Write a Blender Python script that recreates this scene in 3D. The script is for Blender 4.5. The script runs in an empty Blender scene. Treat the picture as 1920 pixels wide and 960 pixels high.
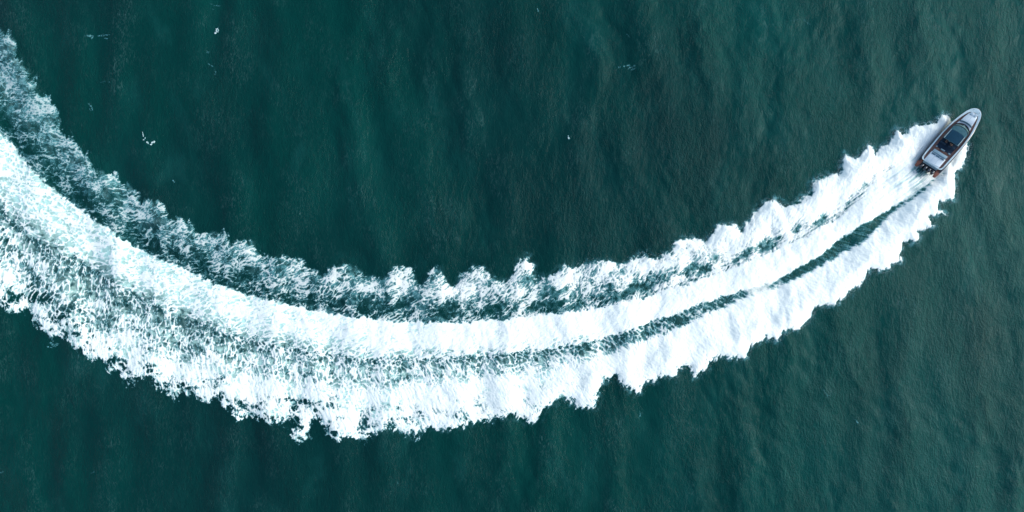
import bpy, bmesh, math, random
import numpy as np
from mathutils import Vector, Matrix

# ------------------------------------------------------------------ camera, sky, sun, exposure
sc = bpy.context.scene
C = bpy.context.collection
S = 0.092            # metres of sea per pixel of the 1920 px photograph
CAM_H = 120.0
cam_d = bpy.data.cameras.new("camera")
cam_d.sensor_width = 36.0
cam_d.lens = 36.0 * CAM_H / (1920 * S)
cam_d.clip_start = 1.0
cam_d.clip_end = 20000.0
cam = bpy.data.objects.new("camera", cam_d)
cam.location = (0, 0, CAM_H)
C.objects.link(cam)
sc.camera = cam

SUN_EL, SUN_AZ = math.radians(28), math.radians(86)      # azimuth clockwise from +Y
w = bpy.data.worlds.new("World")
sc.world = w
w.use_nodes = True
nt = w.node_tree
sky = nt.nodes.new("ShaderNodeTexSky")
sky.sky_type = 'NISHITA'
sky.sun_disc = False
sky.sun_elevation = SUN_EL
sky.sun_rotation = SUN_AZ
sky.air_density = 1.0
sky.dust_density = 1.2
sky.ozone_density = 0.0
bg = nt.nodes["Background"]
bg.inputs[1].default_value = 0.15
nt.links.new(sky.outputs[0], bg.inputs[0])
sun_d = bpy.data.lights.new("sun", 'SUN')
sun_d.energy = 2.0
sun_d.angle = math.radians(30)
sun_d.color = (1.0, 0.985, 0.95)
sun = bpy.data.objects.new("sun", sun_d)
sdir = Vector((math.sin(SUN_AZ) * math.cos(SUN_EL), math.cos(SUN_AZ) * math.cos(SUN_EL), math.sin(SUN_EL)))
sun.rotation_euler = sdir.to_track_quat('Z', 'Y').to_euler()
sun.location = (40, 40, 90)
C.objects.link(sun)
vs = sc.view_settings
vs.view_transform = 'Standard'
vs.look = 'None'
vs.exposure = 0.74
vs.gamma = 1.0

random.seed(7)
rng = np.random.RandomState(11)

# ------------------------------------------------------------------ numpy noise
def _hash(ix, iy, seed):
    h = (ix.astype(np.int64) * 374761393 + iy.astype(np.int64) * 668265263 + seed * 974634541) & 0xffffffff
    h = ((h ^ (h >> 13)) * 1274126177) & 0xffffffff
    h = ((h ^ (h >> 16)) * 2246822519) & 0xffffffff
    return h ^ (h >> 15)

_ang = np.linspace(0, 2 * np.pi, 256, endpoint=False)
_GX, _GY = np.cos(_ang), np.sin(_ang)

def perlin(x, y, seed=0):
    xf, yf = np.floor(x), np.floor(y)
    ix, iy = xf.astype(np.int64), yf.astype(np.int64)
    fx, fy = x - xf, y - yf
    u = fx * fx * fx * (fx * (fx * 6 - 15) + 10)
    v = fy * fy * fy * (fy * (fy * 6 - 15) + 10)
    def g(a, b):
        k = _hash(ix + a, iy + b, seed) & 255
        return _GX[k] * (fx - a) + _GY[k] * (fy - b)
    n0 = g(0, 0) * (1 - u) + g(1, 0) * u
    n1 = g(0, 1) * (1 - u) + g(1, 1) * u
    return (n0 * (1 - v) + n1 * v) * 1.5

def fbm(x, y, seed=0, octv=4, gain=0.5):
    t = np.zeros_like(x)
    a = 1.0
    for o in range(octv):
        t += a * perlin(x, y, seed + o * 17)
        x, y, a = x * 2.03 + 3.1, y * 2.03 + 1.7, a * gain
    return t

def worley(x, y, seed=0):
    xf, yf = np.floor(x), np.floor(y)
    ix, iy = xf.astype(np.int64), yf.astype(np.int64)
    f1 = np.full(x.shape, 9.0)
    f2 = np.full(x.shape, 9.0)
    for a in (-1, 0, 1):
        for b in (-1, 0, 1):
            h = _hash(ix + a, iy + b, seed)
            px = (h & 0xffff) / 65536.0 + a + xf
            py = ((h >> 16) & 0xffff) / 65536.0 + b + yf
            d = np.hypot(x - px, y - py)
            f2 = np.minimum(f2, np.maximum(f1, d))
            f1 = np.minimum(f1, d)
    return f1, f2

def sstep(a, b, x):
    t = np.clip((x - a) / (b - a), 0, 1)
    return t * t * (3 - 2 * t)

def rank01(v, sub=20000):
    q = np.sort(rng.choice(v, min(sub, v.size), replace=False))
    return np.interp(v, q, np.linspace(0, 1, q.size))

def PX(x, y):
    """a place on the sea given by the photograph's pixel"""
    return (np.asarray(x, float) - 960) * S, (480 - np.asarray(y, float)) * S

def pts(txt):
    a = np.array([[float(k) for k in p.split(',')] for p in txt.split()])
    return np.stack(PX(a[:, 0], a[:, 1]), 1)

# ------------------------------------------------------------------ traced lines of the wake (edges of the foam)
EDGE_IN = pts("""-230,-330 -150,-205 -80,-95 -30,-20 0,50 22,58 38,75 40,100 58,130 75,165 105,190 115,215 120,247 135,252 150,272 175,287 183,315
205,320 222,327 235,340 262,355 265,370 290,368 307,377 320,400 350,407 370,422 375,432 405,428 425,432 437,447 460,446 480,445 487,472
505,477 525,474 545,480 567,485 585,500 602,507 620,493 640,490 670,497 685,512 700,516 720,515 732,500 745,497 777,500 787,525 800,508 817,500 832,500
847,535 856,522 870,505 902,494 917,512 940,527 955,522 965,495 985,475 1002,495 1010,522 1030,517 1047,497 1082,495 1115,484 1140,487
1160,495 1182,485 1207,472 1230,482 1255,470 1265,452 1287,441 1320,451 1335,432 1350,420 1360,417 1375,420 1390,430 1410,400 1432,377
1452,372 1467,387 1500,372 1517,360 1522,340 1535,330 1555,327 1571,325 1572,316 1575,302 1584,287 1592,295 1607,294 1618,280 1629,266
1640,285 1651,272 1666,267 1675,246 1686,238 1690,250 1714,232 1730,232 1740,229 1754,230 1755,219 1766,213 1780,216 1786,221""")
EDGE_OUT = pts("""-230,330 -150,420 -100,500 -50,555 0,577 27,595 50,583 57,605 82,630 100,650 107,635 125,627 135,652 155,672 190,682 202,702 220,697
227,717 244,728 262,711 277,711 300,735 326,749 345,737 375,756 400,758 427,764 446,790 472,782 506,795 540,794 547,825 562,831 580,825
585,800 592,782 602,795 615,820 635,832 645,822 687,831 705,812 720,812 745,809 765,822 787,821 807,802 837,812 870,800 880,796
900,797 925,790 960,779 990,794 1005,794 1020,767 1060,750 1085,767 1117,767 1130,722 1152,706 1165,722 1177,735 1202,740 1205,725 1230,715
1235,707 1270,710 1272,690 1292,690 1302,710 1327,692 1330,682 1350,670 1370,675 1400,672 1410,648 1435,637 1457,641 1470,625 1497,619
1520,600 1530,577 1567,572 1597,547 1610,537 1627,517 1632,507 1660,511 1672,505 1670,496 1690,494 1690,475 1695,457 1720,455 1726,447
1720,435 1752,426 1742,405 1777,404 1760,392 1762,379 1790,380 1794,362 1792,325 1797,320 1805,317 1815,293 1822,273 1818,262""")
AXIS = pts("""-230,40 -150,140 -100,205 0,320 100,415 200,487 300,543 400,581 500,607 600,626 700,638 800,641 900,637 1000,628 1100,612 1210,583 1310,548
1397,520 1450,503 1510,472 1572,434 1622,396 1672,358 1717,330 1737,312 1775,268 1838,195 1900,125""")
LINE_B = pts("""-230,-60 -100,120 0,248 22,267 50,307 92,347 140,387 200,427 250,462 285,480 337,500 400,532 475,557 525,567 585,582 635,591 730,603 805,605 880,604
960,598 1010,592 1110,580 1185,565 1235,552 1272,541 1310,527 1360,510 1385,500 1435,478 1510,447 1555,425 1585,403 1622,370 1647,342 1677,320 1705,302 1722,288""")
LINE_C = pts("""-230,120 -100,290 0,392 37,428 65,448 100,468 150,492 187,515 237,545 287,570 325,590 375,605 437,628 475,638 530,650 600,662 667,672 730,670 775,672
880,667 955,662 1000,657 1072,648 1135,632 1210,607 1272,586 1310,570 1397,542 1450,530 1472,515 1510,495 1535,480 1572,452 1597,432 1635,411 1672,391 1722,359 1745,338""")
LINE_D = pts("""-230,160 -100,330 0,425 37,470 65,510 100,545 150,570 187,590 237,600 287,625 325,640 375,650 437,667 475,680 530,690 600,703 667,706 730,710 775,706
880,700 955,692 1000,688 1072,672 1135,662 1210,638 1272,615 1310,596 1397,558 1450,541 1472,531 1510,516 1535,501 1572,478 1597,466 1635,439 1672,401 1722,366 1745,345""")

def smooth_curve(p, step=0.5, passes=40):
    d = np.r_[0, np.cumsum(np.hypot(*np.diff(p, axis=0).T))]
    t = np.arange(0, d[-1], step)
    q = np.stack([np.interp(t, d, p[:, 0]), np.interp(t, d, p[:, 1])], 1)
    for _ in range(passes):
        q[1:-1] = 0.25 * q[:-2] + 0.5 * q[1:-1] + 0.25 * q[2:]
    return q

AX = smooth_curve(AXIS)
AXS = np.r_[0, np.cumsum(np.hypot(*np.diff(AX, axis=0).T))]

def seg_dist(P, line):
    """distance of points P (n,2) to a polyline; index and parameter of the nearest segment"""
    best = np.full(len(P), 1e9)
    bi = np.zeros(len(P), int)
    bt = np.zeros(len(P))
    for i in range(len(line) - 1):
        a, d = line[i], line[i + 1] - line[i]
        r = P - a
        t = np.clip((r @ d) / (d @ d), 0, 1)
        dd = np.hypot(r[:, 0] - t * d[0], r[:, 1] - t * d[1])
        m = dd < best
        best[m], bi[m], bt[m] = dd[m], i, t[m]
    return best, bi, bt

def to_sn(P):
    d, i, t = seg_dist(P, AX)
    dv = AX[i + 1] - AX[i]
    r = P - (AX[i] + t[:, None] * dv)
    side = np.sign(dv[:, 0] * r[:, 1] - dv[:, 1] * r[:, 0])
    s = AXS[i] + t * (AXS[i + 1] - AXS[i])
    return s, d * np.where(side == 0, 1, side)

def line_fn(line):
    s, n = to_sn(smooth_curve(line, 0.8, 4))
    o = np.argsort(s)
    return s[o], n[o]

LB, LC, LD = line_fn(LINE_B), line_fn(LINE_C), line_fn(LINE_D)
S_STERN = to_sn(np.stack(PX([1737], [318]), 1))[0][0]
def s_at(x):                     # arc length where the axis passes the photograph's column x
    return np.interp(PX(x, 0)[0], AX[:, 0], AXS)

def inside_poly(P, poly):
    x, y = P[:, 0], P[:, 1]
    ins = np.zeros(len(P), bool)
    x0, y0 = poly[-1]
    for x1, y1 in poly:
        if y0 != y1:
            c = ((y1 > y) != (y0 > y)) & (x < (x0 - x1) * (y - y1) / (y0 - y1) + x1)
            ins ^= c
        x0, y0 = x1, y1
    return ins

# ------------------------------------------------------------------ coarse wake fields, sampled bilinearly
GX0, GX1, GY0, GY1, GD = -106.0, 86.0, -44.0, 52.0, 0.3
cgx = np.arange(GX0, GX1, GD)
cgy = np.arange(GY0, GY1, GD)
CX, CY = np.meshgrid(cgx, cgy)
_cp = np.stack([CX.ravel(), CY.ravel()], 1)
_s, _n = to_sn(_cp)
_poly = np.vstack([EDGE_IN, EDGE_OUT[::-1]])
_ins = inside_poly(_cp, _poly)
_di, _, _ = seg_dist(_cp, EDGE_IN)
_do, _, _ = seg_dist(_cp, EDGE_OUT)
_dclose = np.abs(seg_dist(_cp, np.array([EDGE_IN[-1], EDGE_OUT[-1]]))[0])
_dcl = np.where(_ins, np.minimum(np.minimum(_di, _do), _dclose), -np.minimum(np.minimum(_di, _do), _dclose))
FIELD = {k: v.reshape(CX.shape) for k, v in dict(s=_s, n=_n, d=_dcl, di=_di, do=_do).items()}

def sample(name, x, y):
    F = FIELD[name]
    u = np.clip((x - GX0) / GD, 0, F.shape[1] - 1.001)
    v = np.clip((y - GY0) / GD, 0, F.shape[0] - 1.001)
    i, j = u.astype(int), v.astype(int)
    a, b = u - i, v - j
    return (F[j, i] * (1 - a) + F[j, i + 1] * a) * (1 - b) + (F[j + 1, i] * (1 - a) + F[j + 1, i + 1] * a) * b

# ------------------------------------------------------------------ sea surface
WAVES = []
for k in range(16):
    lam = random.uniform(6.5, 14.0)
    WAVES.append((lam, math.radians(random.gauss(4, 13)), 0.025 * lam * random.uniform(.4, 1.0) / 4.0, random.uniform(0, 6.28)))
for k in range(46):
    lam = random.uniform(1.5, 5.0)
    WAVES.append((lam, math.radians(random.gauss(14, 28)), 0.017 * lam * random.uniform(.3, 1.0) / 6.0, random.uniform(0, 6.28)))

def sea(x, y, swell_only=False):
    wx = x + 1.3 * perlin(x / 13, y / 13, 301) + .35 * perlin(x / 3.5, y / 3.5, 303)
    wy = y + 1.3 * perlin(x / 13 + 40, y / 13, 302)
    patch = np.clip(1.0 + 0.9 * perlin(x / 17, y / 26, 310) + .5 * perlin(x / 7, y / 9, 311), .15, 2.2)
    chopr = (0.45 + 0.75 * sstep(-60, 75, x)) * patch
    far = 1 / (1 + (np.maximum(np.abs(x) - 110, 0) + np.maximum(np.abs(y) - 60, 0)) / 25.0)
    z = np.zeros_like(x)
    for i, (lam, th, a, ph) in enumerate(WAVES):
        k = 2 * np.pi / lam
        arg = k * (math.cos(th) * wx + math.sin(th) * wy) + ph
        cr = np.sin(arg)
        if lam > 6.4:
            z += a * cr * (0.75 + 0.35 * patch)
        elif not swell_only:
            z += a * (cr + 0.25 * np.cos(2 * arg)) * chopr
    return z * far

def wake_relief(x, y):
    """broad shape of the wake: ridges of the two thrown-out waves and the trough between"""
    s, n = sample('s', x, y), sample('n', x, y)
    d, do, di = sample('d', x, y), sample('do', x, y), sample('di', x, y)
    c, dd, b = np.interp(s, *LC), np.interp(s, *LD), np.interp(s, *LB)
    fresh = np.exp(-np.maximum(S_STERN - s, 0) / 70.0)
    z = np.zeros_like(x)
    ins = sstep(0, 1.2, d)
    z += ins * (0.18 + 0.42 * fresh) * np.exp(-((np.minimum(do, di) - 2.2) / 1.8) ** 2)
    z -= (0.12 + 0.3 * fresh) * np.exp(-((n - (c + dd) / 2) / (1.0 + .5 * np.abs(c - dd))) ** 2) * sstep(-3, 3, d)
    z += ins * 0.15 * np.exp(-((n - (b + c) / 2) / (0.45 * np.maximum(b - c, 1.5))) ** 2)
    z -= ins * 0.12 * np.exp(-((n - b - 1.0) / 1.3) ** 2)
    ahead = s - S_STERN
    z = z * (1 - sstep(-4, 1, ahead) * sstep(3.6, 1.6, np.abs(n))) - .3 * sstep(-2, 1, ahead) * sstep(14, 10, ahead) * sstep(2.6, 1.2, np.abs(n))
    return z

def surf(x, y):
    return sea(x, y) + wake_relief(x, y)

def mesh_np(name, verts, quads, mat, attrs=None):
    me = bpy.data.meshes.new(name)
    nv, nq = len(verts), len(quads)
    me.vertices.add(nv)
    me.vertices.foreach_set("co", np.ascontiguousarray(verts, np.float32).ravel())
    me.loops.add(nq * 4)
    me.loops.foreach_set("vertex_index", np.ascontiguousarray(quads, np.int32).ravel())
    me.polygons.add(nq)
    me.polygons.foreach_set("loop_start", np.arange(0, nq * 4, 4, dtype=np.int32))
    me.polygons.foreach_set("use_smooth", np.ones(nq, bool))
    for k, v in (attrs or {}).items():
        at = me.attributes.new(k, 'FLOAT', 'POINT')
        at.data.foreach_set("value", np.ascontiguousarray(v, np.float32))
    me.update(calc_edges=True)
    me.validate()
    if mat: me.materials.append(mat)
    o = bpy.data.objects.new(name, me)
    C.objects.link(o)
    return o

# ------------------------------------------------------------------ materials
class NB:
    """short-hand for building a node material"""
    def __init__(s, name):
        s.m = bpy.data.materials.new(name)
        s.m.use_nodes = True
        s.t = s.m.node_tree
        s.p = s.t.nodes["Principled BSDF"]
        s.out = s.t.nodes["Material Output"]
    def n(s, kind, **kw):
        nd = s.t.nodes.new("ShaderNode" + kind)
        for k, v in kw.items(): setattr(nd, k, v)
        return nd
    def l(s, a, b): s.t.links.new(a, b)
    def noise(s, vec, scale, detail=4, rough=.55, dist=0, lac=2.0):
        nd = s.n("TexNoise")
        nd.inputs["Scale"].default_value = scale
        nd.inputs["Detail"].default_value = detail
        nd.inputs["Roughness"].default_value = rough
        nd.inputs["Distortion"].default_value = dist
        s.l(vec, nd.inputs["Vector"])
        return nd.outputs["Fac"]
    def mapv(s, vec, scale=(1, 1, 1), rot=(0, 0, 0)):
        nd = s.n("Mapping")
        nd.inputs["Scale"].default_value = scale
        nd.inputs["Rotation"].default_value = rot
        s.l(vec, nd.inputs["Vector"])
        return nd.outputs[0]
    def ramp(s, v, a, b, lo=0.0, hi=1.0, smooth=True):
        nd = s.n("MapRange", interpolation_type='SMOOTHSTEP' if smooth else 'LINEAR')
        for k, x in zip(("From Min", "From Max", "To Min", "To Max"), (a, b, lo, hi)): nd.inputs[k].default_value = x
        s.l(v, nd.inputs["Value"])
        return nd.outputs[0]
    def math(s, op, a, b=None):
        nd = s.n("Math", operation=op)
        for i, v in enumerate((a, b)):
            if v is None: continue
            if isinstance(v, (int, float)): nd.inputs[i].default_value = v
            else: s.l(v, nd.inputs[i])
        return nd.outputs[0]
    def mix(s, f, a, b):
        nd = s.n("Mix", data_type='RGBA')
        for i, v in ((0, f), (6, a), (7, b)):
            if isinstance(v, (int, float)): nd.inputs[i].default_value = v
            elif isinstance(v, tuple): nd.inputs[i].default_value = (*v, 1)
            else: s.l(v, nd.inputs[i])
        return nd.outputs[2]
    def bump(s, h, strength, dist):
        nd = s.n("Bump")
        nd.inputs["Strength"].default_value = strength
        nd.inputs["Distance"].default_value = dist
        s.l(h, nd.inputs["Height"])
        s.l(nd.outputs[0], s.p.inputs["Normal"])
        return nd

def water_material():
    b = NB("sea_water")
    pos = b.n("NewGeometry").outputs["Position"]
    big = b.noise(b.mapv(pos, (1, .55, 0)), 0.028, 3)
    mid = b.noise(b.mapv(pos, (1, .45, 0), (0, 0, .12)), 0.16, 5, .6, .6)
    lighten = b.n('Attribute', attribute_name='painted_light').outputs['Fac']
    wind = b.n('Attribute', attribute_name='wind').outputs['Fac']
    col = b.mix(b.ramp(big, .35, .68), (0.0018, 0.0260, 0.0265), (0.0012, 0.0365, 0.0325))
    col = b.mix(lighten, col, (0.004, 0.064, 0.057))  # painted brightening: paler sea colour mixed in towards the right
    col = b.mix(b.ramp(mid, .5, .8, 0, .35), col, (0.008, 0.078, 0.072))
    # thin drifting threads of old foam
    t1 = b.noise(b.mapv(pos, (2.3, .85, 0), (0, 0, -.34)), 1.0, 7, .70, 1.7)
    t2 = b.noise(b.mapv(pos, (2.1, .7, 0), (0, 0, .55)), 1.1, 7, .70, 1.7)
    thr = b.ramp(b.math('MAXIMUM', t1, t2), .50, .78)
    gate = b.ramp(b.noise(pos, .13, 5, .6, .8), .34, .85)
    col = b.mix(b.math('MULTIPLY', b.math('MULTIPLY', thr, gate), b.ramp(b.n('Attribute', attribute_name='crest').outputs['Fac'], .20, .90, .20, .70)), col, (0.10, 0.21, 0.205))
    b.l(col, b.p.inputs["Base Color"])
    b.p.inputs["Roughness"].default_value = 0.12
    b.p.inputs["IOR"].default_value = 1.33
    b.p.inputs["Specular IOR Level"].default_value = 0.065     # seen through a polarising filter
    r1 = b.noise(b.mapv(pos, (1.0, .45, 0), (0, 0, .45)), 1.5, 5, .68, .7)
    r2 = b.noise(b.mapv(pos, (1.0, .55, 0), (0, 0, .7)), 4.2, 3, .6, .4)
    h = b.math('ADD', b.math('MULTIPLY', r1, .75), b.math('MULTIPLY', r2, .3))
    h = b.math('MULTIPLY', h, wind)
    b.bump(h, 0.95, 0.34)
    return b.m

def foam_material():
    b = NB("sea_foam")
    f = b.n("Attribute", attribute_name="foam").outputs["Fac"]
    a = b.n("Attribute", attribute_name="aerated").outputs["Fac"]
    pos = b.n("NewGeometry").outputs["Position"]
    fine = b.noise(pos, 5.0, 4, .65, .5)
    # break up the edge of the foam below the size of the mesh cells
    e = b.math('MULTIPLY', b.math('SUBTRACT', fine, .5), b.math('MULTIPLY', b.math('MULTIPLY', f, b.math('SUBTRACT', 1.0, f)), 2.2))
    ff = b.n("Clamp"); b.l(b.math('ADD', f, e), ff.inputs[0]); ff = ff.outputs[0]
    tint = b.mix(b.ramp(a, 0.0, .8), (0.03, 0.17, 0.19), (0.46, 0.73, 0.66))
    bub0 = b.mix(b.ramp(a, .15, .75), (0.15, 0.50, 0.54), (0.45, 0.73, 0.68))
    bub = b.mix(b.ramp(ff, .25, .85), bub0, (0.86, 0.915, 0.86))   # thin foam is bubbles seen through water
    col = b.mix(b.ramp(ff, 0, .35), tint, bub)
    b.l(col, b.p.inputs["Base Color"])
    alpha = b.math('SUBTRACT', 1.0, b.math('MULTIPLY', b.math('SUBTRACT', 1.0, ff), b.math('SUBTRACT', 1.0, a)))
    b.l(alpha, b.p.inputs["Alpha"])
    b.p.inputs["Roughness"].default_value = .75
    b.p.inputs["Specular IOR Level"].default_value = .25
    b.bump(b.noise(pos, 3.2, 5, .65, .6), .3, .06)
    return b.m

def paint(name, col, rough=.35, spec=.5, grime=.12, metal=0.0, scale=3.0, coat=0.0):
    b = NB(name)
    pos = b.n("TexCoord").outputs["Object"]
    f = b.ramp(b.noise(pos, scale, 5, .6), .35, .75)
    dark = tuple(c * (1 - grime * 2) for c in col)
    b.l(b.mix(f, col, dark), b.p.inputs["Base Color"])
    b.l(b.ramp(b.noise(pos, scale * 4, 3), .3, .7, rough * .8, min(1, rough * 1.25)), b.p.inputs["Roughness"])
    b.p.inputs["Specular IOR Level"].default_value = spec
    b.p.inputs["Metallic"].default_value = metal
    b.p.inputs["Coat Weight"].default_value = coat
    return b.m

def teak_material(name, col):
    b = NB(name)
    pos = b.n("TexCoord").outputs["Object"]
    grain = b.noise(b.mapv(pos, (1.2, 14, 14)), 2.0, 5, .65)
    c = b.mix(b.ramp(grain, .3, .75), col, tuple(k * .6 for k in col))
    sep = b.n("SeparateXYZ"); b.l(pos, sep.inputs[0])
    fr = b.math('FRACT', b.math('MULTIPLY', sep.outputs[1], 9.0))
    seam = b.ramp(b.math('ABSOLUTE', b.math('SUBTRACT', fr, .5)), .42, .5)
    c = b.mix(b.math('MULTIPLY', seam, .6), c, (0.02, 0.015, 0.013))
    b.l(c, b.p.inputs["Base Color"])
    b.p.inputs["Roughness"].default_value = .6
    return b.m

def fabric_material(name, col):
    b = NB(name)
    pos = b.n("TexCoord").outputs["Object"]
    f = b.noise(pos, 6, 4, .6)
    b.l(b.mix(b.ramp(f, .35, .7, 0, .35), col, tuple(k * .78 for k in col)), b.p.inputs["Base Color"])
    b.p.inputs["Roughness"].default_value = .85
    b.p.inputs["Specular IOR Level"].default_value = .2
    b.bump(b.noise(pos, 9, 3), .35, .05)
    return b.m

M = dict(
    water=water_material(), foam=foam_material(),
    hull=paint("dark_hull_paint", (0.008, 0.014, 0.024), .25, .5, .1, coat=.4),
    rail=paint("pale_gunwale_paint", (0.68, 0.82, 0.84), .35, .5, .06),
    white=paint("white_gelcoat", (0.74, 0.80, 0.82), .4, .5, .05),
    silver=paint("grey_blue_gelcoat", (0.30, 0.44, 0.50), .4, .5, .1),
    black=paint("black_plastic", (0.006, 0.008, 0.012), .4, .4, .1),
    cowl=paint("black_cowling_paint", (0.006, 0.008, 0.016), .18, .5, .05, coat=.5),
    chrome=paint("polished_metal", (0.72, 0.76, 0.78), .18, .5, .05, metal=.8),
    teak=teak_material("teak", (0.235, 0.115, 0.09)),
    teak_red=teak_material("wet_teak", (0.25, 0.082, 0.05)),
    teak_pale=teak_material("pale_teak", (0.22, 0.11, 0.075)),
    pad=fabric_material("white_cushion", (0.72, 0.80, 0.83)),
    grey=fabric_material("slate_cushion", (0.075, 0.15, 0.20)),
    navy=fabric_material("navy_cushion", (0.014, 0.035, 0.065)),
    roof=paint("tinted_roof_glass", (0.018, 0.10, 0.17), .35, .5, .01, scale=.4),
    roofskin=paint("teal_roof_skin", (0.11, 0.27, 0.31), .28, .5, .02, scale=.5),
    glass=paint("tinted_windscreen", (0.18, 0.34, 0.34), .15, .6, .08, scale=1.5),
    skin=paint("skin", (0.48, 0.27, 0.19), .55, .4, .05),
    hair=paint("dark_hair", (0.012, 0.010, 0.010), .5, .4, .1),
    cloth=fabric_material("dark_clothes", (0.012, 0.016, 0.025)),
    trousers=fabric_material("grey_trousers", (0.03, 0.04, 0.06)),
)

# ------------------------------------------------------------------ water sheet out to the horizon
def graded(half, step, far):
    a = np.arange(-half, half + step * .5, step)
    g, d, x = [], step, half
    while x < far:
        d *= 1.28
        x += d
        g.append(x)
    g = np.array(g)
    return np.r_[-g[::-1], a, g]

gx, gy = graded(94, .26, 9000), graded(50, .26, 9000)
WX, WY = np.meshgrid(gx, gy)
wx, wy = WX.ravel(), WY.ravel()
wz = sea(wx, wy)
inn = (np.abs(wx) < 105) & (np.abs(wy) < 51)
inn &= (wx > GX0) & (wx < GX1) & (wy > GY0)
wz[inn] += wake_relief(wx[inn], wy[inn])
def grid_quads(ny, nx):
    i = np.arange(nx * ny).reshape(ny, nx)
    return np.stack([i[:-1, :-1].ravel(), i[:-1, 1:].ravel(), i[1:, 1:].ravel(), i[1:, :-1].ravel()], 1)
lowz = sea(wx - .0, wy, True)
crest = np.clip(.5 + lowz / (2.6 * lowz[(np.abs(wx) < 90) & (np.abs(wy) < 45)].std()), 0, 1)
# sea brightening towards the right painted into its colour, wind ruffling it in patches
painted_light = np.clip(sstep(-10, 110, wx + 14 * fbm(wx / 30, wy / 40, 330, 3) + .12 * wy) * .9 + .22 * fbm(wx / 16, wy / 30, 333, 4), 0, 1)
wind = np.clip((.62 + .38 * sstep(-40, 85, wx)) * (1 + .55 * fbm(wx / 9, wy / 16, 336, 4)), .12, 1.5)
water = mesh_np("water", np.stack([wx, wy, wz], 1), grid_quads(len(gy), len(gx)), M['water'], dict(painted_light=painted_light, wind=wind, crest=crest))
water['kind'] = 'structure'
water['label'] = 'dark teal open sea with low swell and fine ripples'

# ------------------------------------------------------------------ the foam of the wake
FD = 0.105
fx = np.arange(-104, 82, FD)
fy = np.arange(-40, 51, FD)
FX, FY = np.meshgrid(fx, fy)
fx_, fy_ = FX.ravel(), FY.ravel()
keep = sample('d', fx_, fy_) > -1.7
idx = np.nonzero(keep)[0]
x, y = fx_[idx], fy_[idx]
s, n = sample('s', x, y), sample('n', x, y)
d, di, do = sample('d', x, y), sample('di', x, y), sample('do', x, y)
nb, nc, nd_ = np.interp(s, *LB), np.interp(s, *LC), np.interp(s, *LD)
age = S_STERN - s                       # metres behind the stern

XS = [-230, 0, 100, 200, 300, 400, 600, 800, 1000, 1135, 1250, 1350, 1450, 1550, 1650, 1720, 1740, 1850]
XS_s = np.r_[[s_at(v) for v in XS]]
def along(*v): return np.interp(s, XS_s, v)

# shared warps
w1 = fbm(x / 2.2, y / 2.2, 21, 3)
w2 = fbm(x / 2.2 + 9, y / 2.2 + 5, 22, 3)
w3 = fbm(x / 6.0, y / 6.0, 23, 2)
w4 = fbm(x / 6.0 + 9, y / 6.0 + 5, 24, 2)
def rot_sn(deg, stretch, warp):
    c, q = math.cos(math.radians(deg)), math.sin(math.radians(deg))
    a = (s * c + n * q) / stretch + w1 * warp + w3 * .55
    b = (-s * q + n * c) + w2 * warp + w4 * .55
    return a, b

def lace(a, b, seed, size, sharp=.42):
    f1, f2 = worley(a / size, b / size, seed)
    l1 = 1 - np.clip((f2 - f1) / sharp, 0, 1)
    f1b, f2b = worley(a / size * 2.3 + 7, b / size * 2.3, seed + 1)
    l2 = 1 - np.clip((f2b - f1b) / sharp, 0, 1)
    return l1, l2

def veins(a, b, seed, size, sharp):
    """thin lines between foam cells, broken and of uneven strength"""
    f1, f2 = worley(a / size, b / size, seed)
    l = np.clip(1 - (f2 - f1) / sharp, 0, 1)
    return l * (.65 + .55 * perlin(a / size / 1.7, b / size / 1.7, seed + 5)), f1
# thin inner foam: strands slanting away from the track
a, b = rot_sn(33, 2.3, .30)
v1, c1 = veins(a, b, 50, .62, .30)
v2, c2 = veins(a * 1.3 + 5, b * 1.3, 55, .44, .34)
v3, _ = veins(a + 3, b, 57, .23, .42)
rid = np.clip(1 - np.abs(fbm(a / .7, b / .7, 61, 3, .6)) * 2.6, 0, 1)
N_in = rank01(.85 * v1 + .62 * v2 + .34 * v3 + .40 * rid + .50 * fbm(a / 2.2, b / 2.2, 66, 4, .6))
# the middle band and the outer side: rounder cells
a, b = rot_sn(28, 1.6, .26)
v1, c1 = veins(a, b, 80, .74, .34)
v2, c2 = veins(a * 1.2 + 5, b * 1.2, 84, .44, .40)
v3, _ = veins(a + 3, b, 87, .23, .5)
N_mid = rank01(.80 * v1 + .55 * v2 + .30 * v3 - .35 * np.clip(.5 - c1, 0, 1) + .38 * fbm(a / 1.4, b / 1.4, 86, 4, .6))
a, b = rot_sn(-68, 1.6, .28)
v1, c1 = veins(a, b, 90, .72, .34)
v2, c2 = veins(a * 1.2 + 5, b * 1.2, 94, .44, .40)
v3, _ = veins(a + 3, b, 97, .22, .5)
N_out = rank01(.85 * v1 + .60 * v2 + .35 * v3 + .26 * fbm(a / 1.6, b / 1.6, 96, 5, .62))
# fine hair along / across the track near the boat
N_run = rank01(fbm(s / 5.0, n / .34 + w1 * .15, 101, 4, .6))
N_hair = rank01(fbm(s / .30 + .8 * n / .3, n / 2.6, 111, 4, .6))
lob = fbm(s / 3.4, n / 3.4, 120, 3)
lob2 = fbm(s / 8.0, n / 5.0, 121, 2)

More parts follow.
